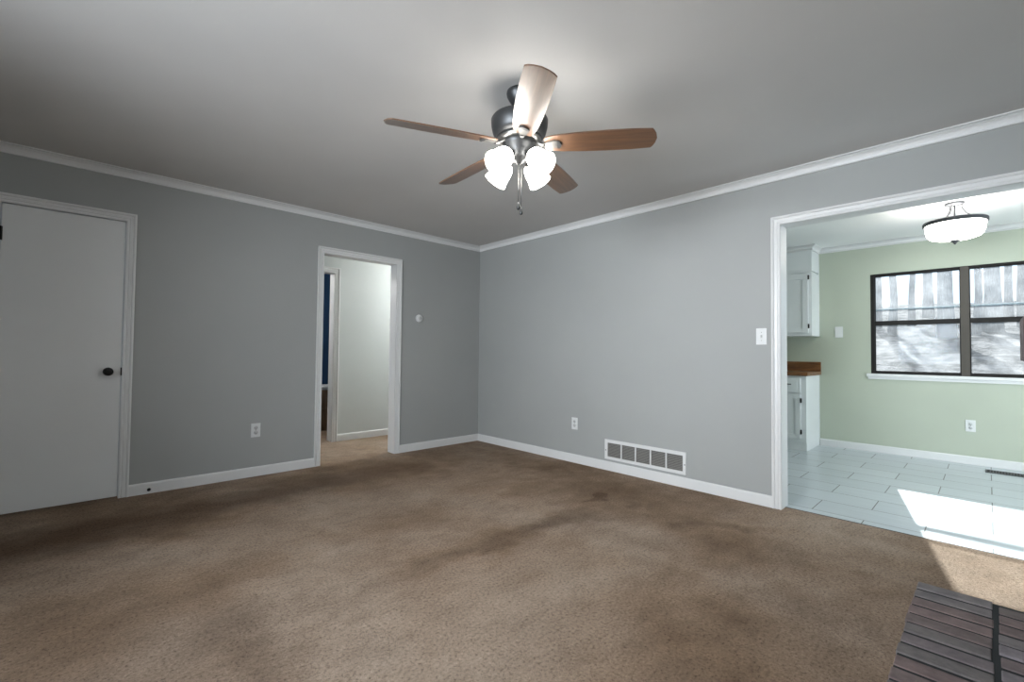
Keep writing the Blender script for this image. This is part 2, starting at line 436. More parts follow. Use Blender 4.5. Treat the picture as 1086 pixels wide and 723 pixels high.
# kitchen window wall
WY0, WY1, WZ0, WZ1 = -5.05, -3.495, 0.905, 2.06
def wall_kitchen(bm):
    a, b = KX1, KX1 + 0.14
    box(bm, a, b, -6.6, WY0, 0, ZC); box(bm, a, b, WY1, 0, 0, ZC)
    box(bm, a, b, WY0, WY1, 0, WZ0); box(bm, a, b, WY0, WY1, WZ1, ZC)
o = mk('wall_kitchen', M['wall_green'], None, wall_kitchen); struct(o)
def wall_kitchen_end(bm):
    box(bm, KX0, KX1 + 0.14, -0.12, 0.0, 0, ZC)
o = mk('wall_kitchen_left', M['wall_green'], None, wall_kitchen_end); struct(o)
o = mk('wall_kitchen_right', M['wall_green'], None, lambda bm: (box(bm, 0, 0.6, -6.72, -6.6, 0, ZC), box(bm, 2.4, KX1 + 0.14, -6.72, -6.6, 0, ZC), box(bm, 0.6, 2.4, -6.72, -6.6, 2.1, ZC))); struct(o)  # door-sized gap added so the kitchen fill light can enter
# hall far wall with a doorway into a dark blue room
BX0, BX1 = -2.25, -1.412
def wall_hall(bm):
    box(bm, XB, BX0 - JT, HY1, HY1 + T, 0, ZC); box(bm, BX1 + JT, 2.2, HY1, HY1 + T, 0, ZC); box(bm, BX0 - JT, BX1 + JT, HY1, HY1 + T, OPZ + JT, ZC)
    for f in bm.faces:
        if f.calc_center_median().y > HY1 + T - 0.001: f.material_index = 1
o = mk('wall_hall', [M['wall_white'], M['wall_navy']], None, wall_hall); struct(o)
def wall_hall_ends(bm):
    box(bm, 2.2, 2.3, 0, HY1 + T, 0, ZC); box(bm, -3.2, -3.1, T, HY1, 0, ZC); box(bm, 0.0, 2.2, T - 0.12, T, 0, ZC)
o = mk('wall_hall_end', M['wall_white'], None, wall_hall_ends); struct(o)
def wall_navy(bm):
    box(bm, -3.2, 0.4, 2.6, 2.7, 0, ZC); box(bm, 0.3, 0.4, HY1 + T, 2.6, 0, ZC); box(bm, -3.2, -3.1, HY1 + T, 2.6, 0, ZC)
o = mk('wall_navy', M['wall_navy'], None, wall_navy); struct(o)

# ------------------------------------------------------------------ crown moulding and baseboards
CROWN = [(0, ZC - 0.066), (0.011, ZC - 0.066), (0.011, ZC - 0.059), (0.004, ZC - 0.055), (0.006, ZC - 0.044), (0.012, ZC - 0.030), (0.020, ZC - 0.021), (0.027, ZC - 0.018),
         (0.027, ZC - 0.014), (0.016, ZC - 0.011), (0.033, ZC - 0.007), (0.033, ZC), (0, ZC)]
XYZ = lambda s, t, d: (s, t, d)
o = mk('trim_1', M['trim'], None, lambda bm: sweep(bm, [(0, YN), (0, 0), (XB, 0)], CROWN, XYZ)); struct(o, 'white crown moulding where walls meet the living room ceiling', 'crown moulding')
CROWNK = [(w * 1.25, ZC - (ZC - z) * 0.95) for w, z in CROWN]
SOFX, SOFY = 2.70, -2.988
o = mk('trim_2', M['trim'], None, lambda bm: sweep(bm, [(KX1, -6.6), (KX1, SOFY), (SOFX, SOFY), (SOFX, -0.13)], CROWNK, XYZ)); struct(o, 'white crown moulding over the kitchen window wall and cabinets', 'crown moulding')
BASE = [(0, 0), (0.0125, 0), (0.0125, 0.070), (0.010, 0.078), (0.006, 0.083), (0, 0.083)]
def baseboard(name, path):
    o = mk(name, M['trim'], None, lambda bm: sweep(bm, path, BASE, XYZ)); struct(o); return o
CW = 0.060
baseboard('baseboard_left', [(HX0 - CW, 0), (CX1 + CW, 0)])
baseboard('baseboard_corner', [(0, KY1 + CW), (0, 0), (HX1 + CW, 0)])
baseboard('baseboard_back', [(CX0 - CW, 0), (XB, 0), (XB, YN), (-3.0, YN)])
baseboard('baseboard_kitchen', [(KX1, -6.6), (KX1, -2.990)])
baseboard('baseboard_hall', [(2.2, HY1), (BX1 + 0.068, HY1)])

# ------------------------------------------------------------------ casings and jambs
CAS = [(0, 0), (0, 0.008), (0.008, 0.011), (0.013, 0.011), (0.015, 0.006), (0.018, 0.006), (0.021, 0.010), (0.036, 0.012), (0.038, 0.008), (0.041, 0.008), (0.044, 0.014), (0.052, 0.018), (CW, 0.016), (CW, 0)]
def casing(name, s0, s1, z1, mp, label, jamb=None, wide=1.0):
    prof = [(w * wide, d) for w, d in CAS]
    def f(bm):
        sweep(bm, [(s0, 0), (s0, z1), (s1, z1), (s1, 0)], prof, mp)
        if jamb:
            for j in jamb: box(bm, *j)
    o = mk(name, M['trim'], None, f); struct(o, label, 'door trim'); return o
LW = lambda s, z, d: (s, -d, z)
casing('trim_3', CX0, CX1, OPZ, LW, 'white casing around the closed flush door',
       [(CX0 - JT, CX0, -0.004, T, 0, OPZ + JT), (CX1, CX1 + JT, -0.004, T, 0, OPZ + JT), (CX0, CX1, -0.004, T, OPZ, OPZ + JT)])
casing('trim_4', HX0, HX1, OPZ - 0.002, LW, 'white casing around the opening to the hall',
       [(HX0 - JT, HX0, -0.004, T + 0.01, 0, OPZ + JT), (HX1, HX1 + JT, -0.004, T + 0.01, 0, OPZ + JT), (HX0, HX1, -0.004, T + 0.01, OPZ, OPZ + JT)])
RW = lambda s, z, d: (-d, -s, z)
casing('trim_5', -KY1, -KY0, OPZ, RW, 'wide white casing around the opening to the kitchen',
       [(-0.004, KX0 + 0.01, KY1, KY1 + JT, 0, OPZ + JT), (-0.004, KX0 + 0.01, KY0 - JT, KY0, 0, OPZ + JT), (-0.004, KX0 + 0.01, KY0, KY1, OPZ, OPZ + JT)])
HW = lambda s, z, d: (s, HY1 - d, z)
casing('trim_6', BX0, BX1, OPZ, HW, 'white casing around the doorway to the dark blue room',
       [(BX0 - JT, BX0, HY1 - 0.004, HY1 + T + .01, 0, OPZ + JT), (BX1, BX1 + JT, HY1 - 0.004, HY1 + T + .01, 0, OPZ + JT), (BX0, BX1, HY1 - 0.004, HY1 + T + .01, OPZ, OPZ + JT)], 1.12)
o = mk('trim_7', M['slot'], None, lambda bm: box(bm, 0.080, 0.090, KY0, KY1, -0.004, 0.0015)); struct(o, 'thin dark strip between carpet and kitchen tile', 'threshold')

# ------------------------------------------------------------------ closet door
d = mk('door_1', M['door_paint'], None, lambda bm: box(bm, CX0 + 0.006, CX1 - 0.006, 0.003, 0.038, 0.014, OPZ - 0.006, bev=0.0015))
struct(d, 'closed flat white door with a round black knob', 'door')
def knob(bm):
    Mx = Matrix.Translation((-3.498, 0.003, 0.931)) @ Matrix.Rotation(PI / 2, 4, 'X')
    lathe(bm, [(0, 0), (0.030, 0), (0.030, 0.006), (0.014, 0.010), (0.011, 0.028), (0.020, 0.034), (0.028, 0.044), (0.0285, 0.054), (0.022, 0.063), (0.010, 0.067), (0, 0.067)], 32, Mx)
mk('door_knob', M['black'], d, knob)
bx('latch_plate', M['black'], d, CX1 - 0.0075, CX1 + 0.002, -0.002, 0.02, 0.90, 0.96)
for z in (0.20, 1.02, 1.80):
    def hinge(bm):
        tube(bm, [(CX0 + 0.002, -0.006, z), (CX0 + 0.002, -0.006, z + 0.09)], 0.0065, 10)
        box(bm, CX0 - 0.004, CX0 + 0.012, -0.004, 0.004, z, z + 0.09)
    mk('hinge', M['black'], d, hinge)
j = mk('cable_jack', M['black'], None, lambda bm: lathe(bm, [(0, 0), (0.012, 0), (0.012, 0.004), (0.007, 0.006), (0.006, 0.014), (0, 0.014)], 20, Matrix.Translation((-3.243, -0.0125, 0.030)) @ Matrix.Rotation(PI / 2, 4, 'X')))
tag(j, 'small round black jack in the white baseboard beside the closed door', 'jack')

# ------------------------------------------------------------------ kitchen window
def window():
    w = thing('window_1', 'dark framed double-hung windows over the white sill in the green wall', 'window', (KX1, -4.28, WZ0)); w['kind'] = 'structure'
    def L(dims):   # world box -> local
        x0, x1, y0, y1, z0, z1 = dims; return (x0 - KX1, x1 - KX1, y0 + 4.28, y1 + 4.28, z0 - WZ0, z1 - WZ0)
    xa, xb = KX1 + 0.02, KX1 + 0.10
    def fr(bm):
        box(bm, *L((xa, xb, WY1 - 0.034, WY1, WZ0, WZ1))); box(bm, *L((xa, xb, WY0, WY0 + 0.034, WZ0, WZ1)))
        box(bm, *L((xa, xb, WY0 + 0.034, WY1 - 0.034, WZ1 - 0.018, WZ1))); box(bm, *L((xa, xb, WY0 + 0.034, WY1 - 0.034, WZ0, WZ0 + 0.022)))
    mk('frame', M['vinyl'], w, fr)
    mk('mullion', M['mullion'], w, lambda bm: (box(bm, *L((xa - 0.012, xb, -4.312, -4.248, WZ0, WZ1))), box(bm, *L((xa - 0.016, xa - 0.012, -4.290, -4.270, WZ0, WZ1)))))
    for (ya, yb) in ((-4.248, WY1 - 0.034), (WY0 + 0.034, -4.312)):
        lo = mk('lower_sash', M['vinyl'], w, lambda bm: (box(bm, *L((xa + 0.008, xa + 0.034, ya, yb, 1.462, 1.510))), box(bm, *L((xa + 0.008, xa + 0.034, ya, yb, WZ0 + 0.022, WZ0 + 0.036))),
                 box(bm, *L((xa + 0.008, xa + 0.034, ya, ya + 0.010, WZ0 + 0.036, 1.462))), box(bm, *L((xa + 0.008, xa + 0.034, yb - 0.010, yb, WZ0 + 0.036, 1.462)))))
        up = mk('upper_sash', M['vinyl'], w, lambda bm: (box(bm, *L((xa + 0.036, xa + 0.060, ya, yb, 1.470, 1.515))), box(bm, *L((xa + 0.036, xa + 0.060, ya, yb, WZ1 - 0.028, WZ1 - 0.018))),
                 box(bm, *L((xa + 0.036, xa + 0.060, ya, ya + 0.008, 1.515, WZ1 - 0.028))), box(bm, *L((xa + 0.036, xa + 0.060, yb - 0.008, yb, 1.515, WZ1 - 0.028)))))
        mk('pane', M['glass'], lo, lambda bm: box(bm, *L((xa + 0.020, xa + 0.0205, ya + 0.010, yb - 0.010, WZ0 + 0.036, 1.462))))
        mk('pane', M['glass'], up, lambda bm: box(bm, *L((xa + 0.047, xa + 0.0475, ya + 0.008, yb - 0.008, 1.515, WZ1 - 0.028))))
        mk('storm_rail', M['storm'], w, lambda bm: box(bm, *L((xb - 0.014, xb - 0.006, ya, yb, 1.640, 1.660))))
    return w
window()
o = mk('trim_8', M['trim'], None, lambda bm: (box(bm, KX1 - 0.034, KX1 + 0.02, WY0 - 0.03, WY1 + 0.035, 0.872, WZ0, bev=0.004), box(bm, KX1 - 0.014, KX1, WY0 - 0.02, WY1 + 0.025, 0.842, 0.872)))
struct(o, 'white sill under the kitchen window', 'window sill')
w2 = mk('fill_window', M['trim'], None, lambda bm: (box(bm, XB - 0.10, XB - 0.04, WBY0, WBY1, WBZ0, WBZ0 + 0.04), box(bm, XB - 0.10, XB - 0.04, WBY0, WBY1, WBZ1 - 0.04, WBZ1),
    box(bm, XB - 0.10, XB - 0.04, WBY0, WBY0 + 0.04, WBZ0 + 0.04, WBZ1 - 0.04), box(bm, XB - 0.10, XB - 0.04, WBY1 - 0.04, WBY1, WBZ0 + 0.04, WBZ1 - 0.04), box(bm, XB - 0.09, XB - 0.05, WBY0 + 0.04, WBY1 - 0.04, 1.48, 1.52)))
struct(w2, 'window added behind the photographer for the fill light', 'window')  # assumed window, added so fill light enters from behind

# ------------------------------------------------------------------ brick hearth and mantel
def brick_layer(bm, boxes):
    lay = bm.faces.layers.float.new('brick_id')
    for b in boxes:
        before = set(bm.faces)
        box(bm, *b, bev=0.004)
        rv = random.random()
        for f in set(bm.faces) - before: f[lay] = rv
HX_A, HX_B = -2.65, -0.745
def hearth():
    h = thing('brick_hearth', 'low hearth of dark weathered bricks laid flat on the carpet', 'hearth', (-1.7, -4.45, 0))
    bs = []
    for (ya, yb, off) in ((-4.440, -4.196, 0.0), (-4.70, -4.458, 0.03)):
        x = HX_B - off
        first = True
        while x > HX_A + 0.02:
            x1 = x - 0.0955 + 0.021
            x1 = max(x1, HX_A)
            e0, e1 = random.uniform(-0.004, 0.004), random.uniform(-0.003, 0.003)
            zt = 0.032 + random.uniform(-0.002, 0.002)
            bs.append((x1 + 1.7 + random.uniform(-.002, .002), x + 1.7, ya + 4.45 + e0, yb + 4.45 + e1, 0.0, zt))
            x -= 0.0955
            first = False
    mk('bricks', M['brick'], h, lambda bm: brick_layer(bm, bs))
    mk('mortar_bed', M['mortar'], h, lambda bm: box(bm, HX_A + 1.7, HX_B + 1.7 - 0.004, -0.25, 0.250, 0.0, 0.026))
    return h
hearth()
def surround():
    s = thing('fireplace_surround', 'dark brick fireplace face behind the hearth, below the mantel', 'fireplace', (-1.7, -4.775, 0))
    bs = []
    row = 0; z = 0.001
    while z < 1.06:
        x = -2.65 + (0.0 if row % 2 else -0.11); z1 = min(z + 0.064, 1.07)
        while x < -1.0:
            a, b = max(x, -2.65), min(x + 0.208, -1.0)
            if b - a > 0.03:
                parts = [(a, b)]
                if z < 0.70: parts = [(q0, q1) for q0, q1 in ((a, min(b, -2.25)), (max(a, -1.40), b)) if q1 - q0 > 0.03]
                for q0, q1 in parts: bs.append((q0 + 1.7, q1 + 1.7, -0.073, 0.072, z, z1))
            x += 0.22
        z += 0.076; row += 1
    mk('bricks', M['brick'], s, lambda bm: brick_layer(bm, bs))
    mk('mortar', M['mortar'], s, lambda bm: (box(bm, -0.945, -0.55, -0.07, 0.062, 0.001, 1.07), box(bm, 0.30, 0.695, -0.07, 0.062, 0.001, 1.07), box(bm, -0.55, 0.30, -0.07, 0.062, 0.69, 1.07)))
    mk('firebox', M['slot'], s, lambda bm: box(bm, -0.55, 0.30, -0.073, -0.055, 0.001, 0.69))
surround()
def mantel(bm):
    bs = []
    x = -1.002
    while x > -2.65:
        bs.append((x - 0.086, x, -4.845, -4.528 + random.uniform(-.002, .002), 1.088, 1.246)); x -= 0.0955
    lay = bm.faces.layers.float.new('brick_id')
    for b in bs:
        before = set(bm.faces); box(bm, *b, bev=0.004); rv = 0.3 + 0.5 * random.random()
        for f in set(bm.faces) - before: f[lay] = rv
    box(bm, -2.64, -1.006, -4.845, -4.536, 1.092, 1.242, mi=1)
tag(mk('mantel_shelf', [M['brick'], M['mortar']], None, mantel), 'brown brick mantel shelf at the right edge, in front of the kitchen window', 'mantel')

# ------------------------------------------------------------------ wall plates
def outlet(label, loc, rotz):
    t = thing('wall_outlet', label, 'outlet', loc, rotz, 'duplex wall outlets')
    bm = BM(); box(bm, -0.037, 0.037, -0.006, 0.0, -0.060, 0.060, bev=0.002); obj('cover_plate', bm, M['plastic'], t)
    for s in (-1, 1):
        def rc(bm):
            lathe(bm, [(0, 0), (0.0165, 0), (0.0165, 0.003), (0, 0.003)], 24, Matrix.Translation((0, -0.0055, s * 0.020)) @ Matrix.Rotation(PI / 2, 4, 'X'))
        r = mk('receptacle', M['plastic_shade'], t, rc)
        mk('slot', M['slot'], r, lambda bm: (box(bm, -0.0075, -0.005, -0.0092, -0.008, s * 0.020 - 0.001, s * 0.020 + 0.009), box(bm, 0.005, 0.0075, -0.0092, -0.008, s * 0.020, s * 0.020 + 0.008), box(bm, -0.002, 0.002, -0.0092, -0.008, s * 0.020 - 0.010, s * 0.020 - 0.006)))
    mk('screw', M['steel'], t, lambda bm: lathe(bm, [(0, 0), (0.003, 0), (0.003, 0.0015), (0, 0.0015)], 12, Matrix.Translation((0, -0.006, 0)) @ Matrix.Rotation(PI / 2, 4, 'X')))
    return t
p0 = outlet('white wall outlet on the grey wall between the closed door and hall opening', (-2.517, 0, 0.400), 0)
dup(p0, (0, -1.538, 0.392), -PI / 2, 'white wall outlet low on the grey wall left of the vent grille')
dup(p0, (KX1, -4.308, 0.396), -PI / 2, 'white wall outlet on the green wall below the kitchen window')
def switch():
    t = thing('light_switch', 'white toggle switch on the grey wall beside the kitchen opening', 'light switch', (0, -3.282, 1.240), -PI / 2)
    bm = BM(); box(bm, -0.037, 0.037, -0.006, 0.0, -0.061, 0.061, bev=0.002); obj('cover_plate', bm, M['plastic'], t)
    bm = BM(); box(bm, -0.0055, 0.0055, -0.0075, -0.005, -0.012, 0.012); obj('toggle_slot', bm, M['plastic_shade'], t)
    bm = BM(); box(bm, -0.004, 0.004, -0.018, -0.006, -0.004, 0.010, bev=0.001); obj('toggle', bm, M['plastic_shade'], t)
    for s in (-1, 1):
        mk('screw', M['steel'], t, lambda bm: lathe(bm, [(0, 0), (0.003, 0), (0.003, 0.0015), (0, 0.0015)], 12, Matrix.Translation((0, -0.006, s * 0.03)) @ Matrix.Rotation(PI / 2, 4, 'X')))
switch()
bp = mk('blank_plate', M['plastic'], None, lambda bm: box(bm, KX1 - 0.006, KX1, -3.231, -3.151, 1.328, 1.460, bev=0.002))
tag(bp, 'blank white plate on the green wall between cabinets and window', 'wall plate')
def thermostat():
    t = thing('thermostat', 'small round white thermostat on the grey wall near the room corner', 'thermostat', (-0.885, 0, 1.478))
    Mx = Matrix.Rotation(PI / 2, 4, 'X')
    mk('body', M['plastic'], t, lambda bm: lathe(bm, [(0, 0), (0.041, 0), (0.043, 0.004), (0.042, 0.018), (0.036, 0.024), (0.026, 0.026), (0, 0.026)], 40, Mx))
    mk('dial', M['plastic_shade'], t, lambda bm: lathe(bm, [(0, 0.0255), (0.020, 0.0255), (0.019, 0.029), (0, 0.030)], 32, Mx))
thermostat()

# ------------------------------------------------------------------ return air grille
def vent():
    t = thing('vent_grille', 'long white return air grille low on the grey wall above the baseboard', 'vent', (0, -2.3065, 0.105))
    Y0, Y1, Z1 = -0.3995, 0.3995, 0.185
    ys = [0.3675 - 0.739 * k / 5 for k in range(6)]
    def fr(bm):
        box(bm, -0.010, 0, Y0, Y1, 0, 0.026); box(bm, -0.010, 0, Y0, Y1, 0.156, Z1)
        box(bm, -0.010, 0, Y0, ys[5], 0.026, 0.156); box(bm, -0.010, 0, ys[0], Y1, 0.026, 0.156)
        for y in ys[1:5]: box(bm, -0.009, 0, y - 0.006, y + 0.006, 0.026, 0.156)
    mk('frame', M['trim'], t, fr)
    for k in range(5):
        ya, yb = ys[k + 1] + (0.006 if k < 4 else 0), ys[k] - (0.006 if k > 0 else 0)
        def lv(bm):
            box(bm, -0.0012, 0.0, ya, yb, 0.026, 0.156, mi=1)
            n = 11
            for i in range(n):
                z = 0.028 + 0.126 * i / (n - 1)
                vs = [bm.verts.new(c) for c in ((-0.0075, ya, z - 0.0038), (-0.0075, yb, z - 0.0038), (-0.0015, yb, z + 0.003), (-0.0015, ya, z + 0.003), (-0.0075, ya, z - 0.0028), (-0.0075, yb, z - 0.0028), (-0.0015, yb, z + 0.004), (-0.0015, ya, z + 0.004))]
                for q in ((0, 1, 2, 3), (4, 5, 6, 7), (0, 1, 5, 4), (3, 2, 6, 7), (0, 3, 7, 4), (1, 2, 6, 5)): bm.faces.new([vs[a] for a in q])
        mk('louver_panel', [M['louver'], M['dark_void']], t, lv)
    for y in (Y0 + 0.011, Y1 - 0.011):
        mk('screw', M['slot'], t, lambda bm: lathe(bm, [(0, 0), (0.005, 0), (0.004, 0.002), (0, 0.0025)], 14, Matrix.Translation((-0.010, y, 0.083)) @ Matrix.Rotation(-PI / 2, 4, 'Y')))
vent()
def register():
    t = thing('floor_register', 'dark slotted floor register in the tile under the kitchen window', 'floor register', (2.755, -4.56, 0))
    def fr(bm):
        x, y = 0.070, 0.150
        box(bm, -x, x, -y, -y + 0.014, -0.002, 0.005); box(bm, -x, x, y - 0.014, y, -0.002, 0.005)
        box(bm, -x, -x + 0.014, -y + .014, y - .014, -0.002, 0.005); box(bm, x - 0.014, x, -y + .014, y - .014, -0.002, 0.005)
        for k in range(1, 14): box(bm, -x + .014, x - .014, -y + 0.014 + k * 0.0194 - 0.0035, -y + 0.014 + k * 0.0194 + 0.0035, -0.001, 0.004)
    mk('frame', M['bronze'], t, fr)
    mk('opening', M['dark_void'], t, lambda bm: box(bm, -0.056, 0.056, -0.136, 0.136, -0.002, -0.0005))
register()

# ------------------------------------------------------------------ kitchen cabinets
def panel_door(name, parent, x, ya, yb, za, zb, fw=0.052):
    """framed door with a recessed panel, facing -x; x = face plane, 0.018 thick"""
    def f(bm):
        box(bm, x - 0.018, x, ya, yb, za, za + fw, bev=0.002); box(bm, x - 0.018, x, ya, yb, zb - fw, zb, bev=0.002)
        box(bm, x - 0.018, x, ya, ya + fw, za + fw, zb - fw); box(bm, x - 0.018, x, yb - fw, yb, za + fw, zb - fw)
        box(bm, x - 0.008, x, ya + fw, yb - fw, za + fw, zb - fw)
    return mk(name, M['cabinet'], parent, f)
def cab_hinge(parent, x, y, z):
    mk('hinge', M['black'], parent, lambda bm: (box(bm, x - 0.022, x - 0.001, y - 0.007, y + 0.007, z - 0.024, z + 0.024), tube(bm, [(x - 0.020, y, z - 0.027), (x - 0.020, y, z + 0.027)], 0.005, 8)))
def base_cabinet():
    t = thing('base_cabinet', 'white kitchen base cabinet under the butcher block counter', 'cabinet', (2.73, -2.55, 0))
    ox, oy = 2.73, -2.55
    X0, X1, YA, YB = 2.43 - ox, 3.028 - ox, -2.985 - oy, -2.07 - oy
    def body(bm):
        box(bm, X0, X1, YA + 0.014, YB, 0.10, 0.868); box(bm, X0 + 0.014, X1, YA + 0.014, YB, 0, 0.10)
        box(bm, X0 + 0.012, X1, YA, YA + 0.014, 0, 0.868)
        box(bm, X0, X0 + 0.012, YA, YA + 0.014, 0.10, 0.868)
        box(bm, X1 - 0.045, X1 - 0.018, YA - 0.006, YA, 0.085, 0.868)
    mk('body', M['cabinet'], t, body)
    mid = (YA + YB) / 2
    for (a, b, hs) in ((YA + 0.055, mid - 0.012, YA + 0.055), (mid + 0.012, YB - 0.055, YB - 0.055)):
        dr = mk('drawer', M['cabinet'], t, lambda bm: (box(bm, X0 - 0.018, X0, a, b, 0.672, 0.845, bev=0.003), box(bm, X0 - 0.021, X0 - 0.018, a + 0.03, b - 0.03, 0.70, 0.817, bev=0.001)))
        c = (a + b) / 2
        mk('handle', M['black'], dr, lambda bm: (tube(bm, [(X0 - 0.045, c - 0.108, 0.768), (X0 - 0.045, c + 0.108, 0.768)], 0.0055, 10), tube(bm, [(X0 - 0.018, c - 0.05, 0.768), (X0 - 0.045, c - 0.05, 0.768)], 0.004, 8), tube(bm, [(X0 - 0.018, c + 0.05, 0.768), (X0 - 0.045, c + 0.05, 0.768)], 0.004, 8)))
        dd = panel_door('door', t, X0, a, b, 0.138, 0.655)
        for z in (0.22, 0.583): cab_hinge(dd, X0, hs + (-0.004 if hs < mid else 0.004), z)
base_cabinet()
def counter():
    t = thing('kitchen_countertop', 'brown butcher block countertop with short backsplash on the white base cabinet', 'countertop', (2.73, -2.55, 0.87))
    mk('slab', M['butcher'], t, lambda bm: box(bm, 2.405 - 2.73, 0.30, -3.005 + 2.55, 0.48, -0.002, 0.042, bev=0.003))
    mk('backsplash', M['butcher'], t, lambda bm: box(bm, 0.28, 0.30, -3.005 + 2.55, 0.48, 0.042, 0.158, bev=0.002))
counter()
def upper_cabinet():
    ox, oy, oz = 2.865, -2.55, 1.345
    t = thing('upper_cabinet', 'white wall cabinet with black hinges above the butcher block counter', 'cabinet', (ox, oy, oz))
    X0, X1, YA, YB = 2.70 - ox, 3.028 - ox, -2.985 - oy, -2.07 - oy
    H = ZC - oz
    def body(bm):
        box(bm, X0, X1, YA, YB, 0, 0.775)
        box(bm, X1 - 0.030, X1, YA - 0.006, YA, 0, H - 0.07)
        box(bm, X0 - 0.010, X0, YA, YB, 0.765, 0.785)
    mk('body', M['cabinet'], t, body)
    mk('soffit', M['cabinet'], t, lambda bm: box(bm, X0 + 0.001, X1, YA, YB, 0.785, H))
    mid = (YA + YB) / 2
    for (a, b, hs) in ((YA + 0.035, mid - 0.012, YA + 0.035), (mid + 0.012, YB - 0.035, YB - 0.035)):
        dd = panel_door('door', t, X0, a, b, 0.036, 0.745, 0.060)
        for z in (0.115, 0.705): cab_hinge(dd, X0, hs + (-0.004 if hs < mid else 0.004), z)
upper_cabinet()

# ------------------------------------------------------------------ chest in the dark blue room
def chest():
    t = thing('low_chest', 'low light wood chest with a white top in the dark blue room', 'chest', (-1.05, 2.15, 0))
    bx('body', M['oak'], t, -0.45, 0.45, -0.22, 0.22, 0.05, 0.56, bev=0.004)
    bx('top', M['plastic'], t, -0.47, 0.47, -0.24, 0.24, 0.56, 0.605, bev=0.006)
    bx('plinth', M['oak'], t, -0.43, 0.43, -0.20, 0.20, 0.0, 0.05)
    for z0, z1 in ((0.08, 0.30), (0.32, 0.54)):
        for a, b in ((-0.43, -0.01), (0.01, 0.43)):
            dr = bx('drawer', M['oak'], t, a, b, -0.238, -0.22, z0, z1, bev=0.003)
            mk('knob', M['black'], dr, lambda bm: lathe(bm, [(0, 0), (0.007, 0), (0.007, 0.012), (0.014, 0.018), (0.012, 0.026), (0, 0.028)], 16, Matrix.Translation(((a + b) / 2, -0.238, (z0 + z1) / 2)) @ Matrix.Rotation(PI / 2, 4, 'X')))
chest()

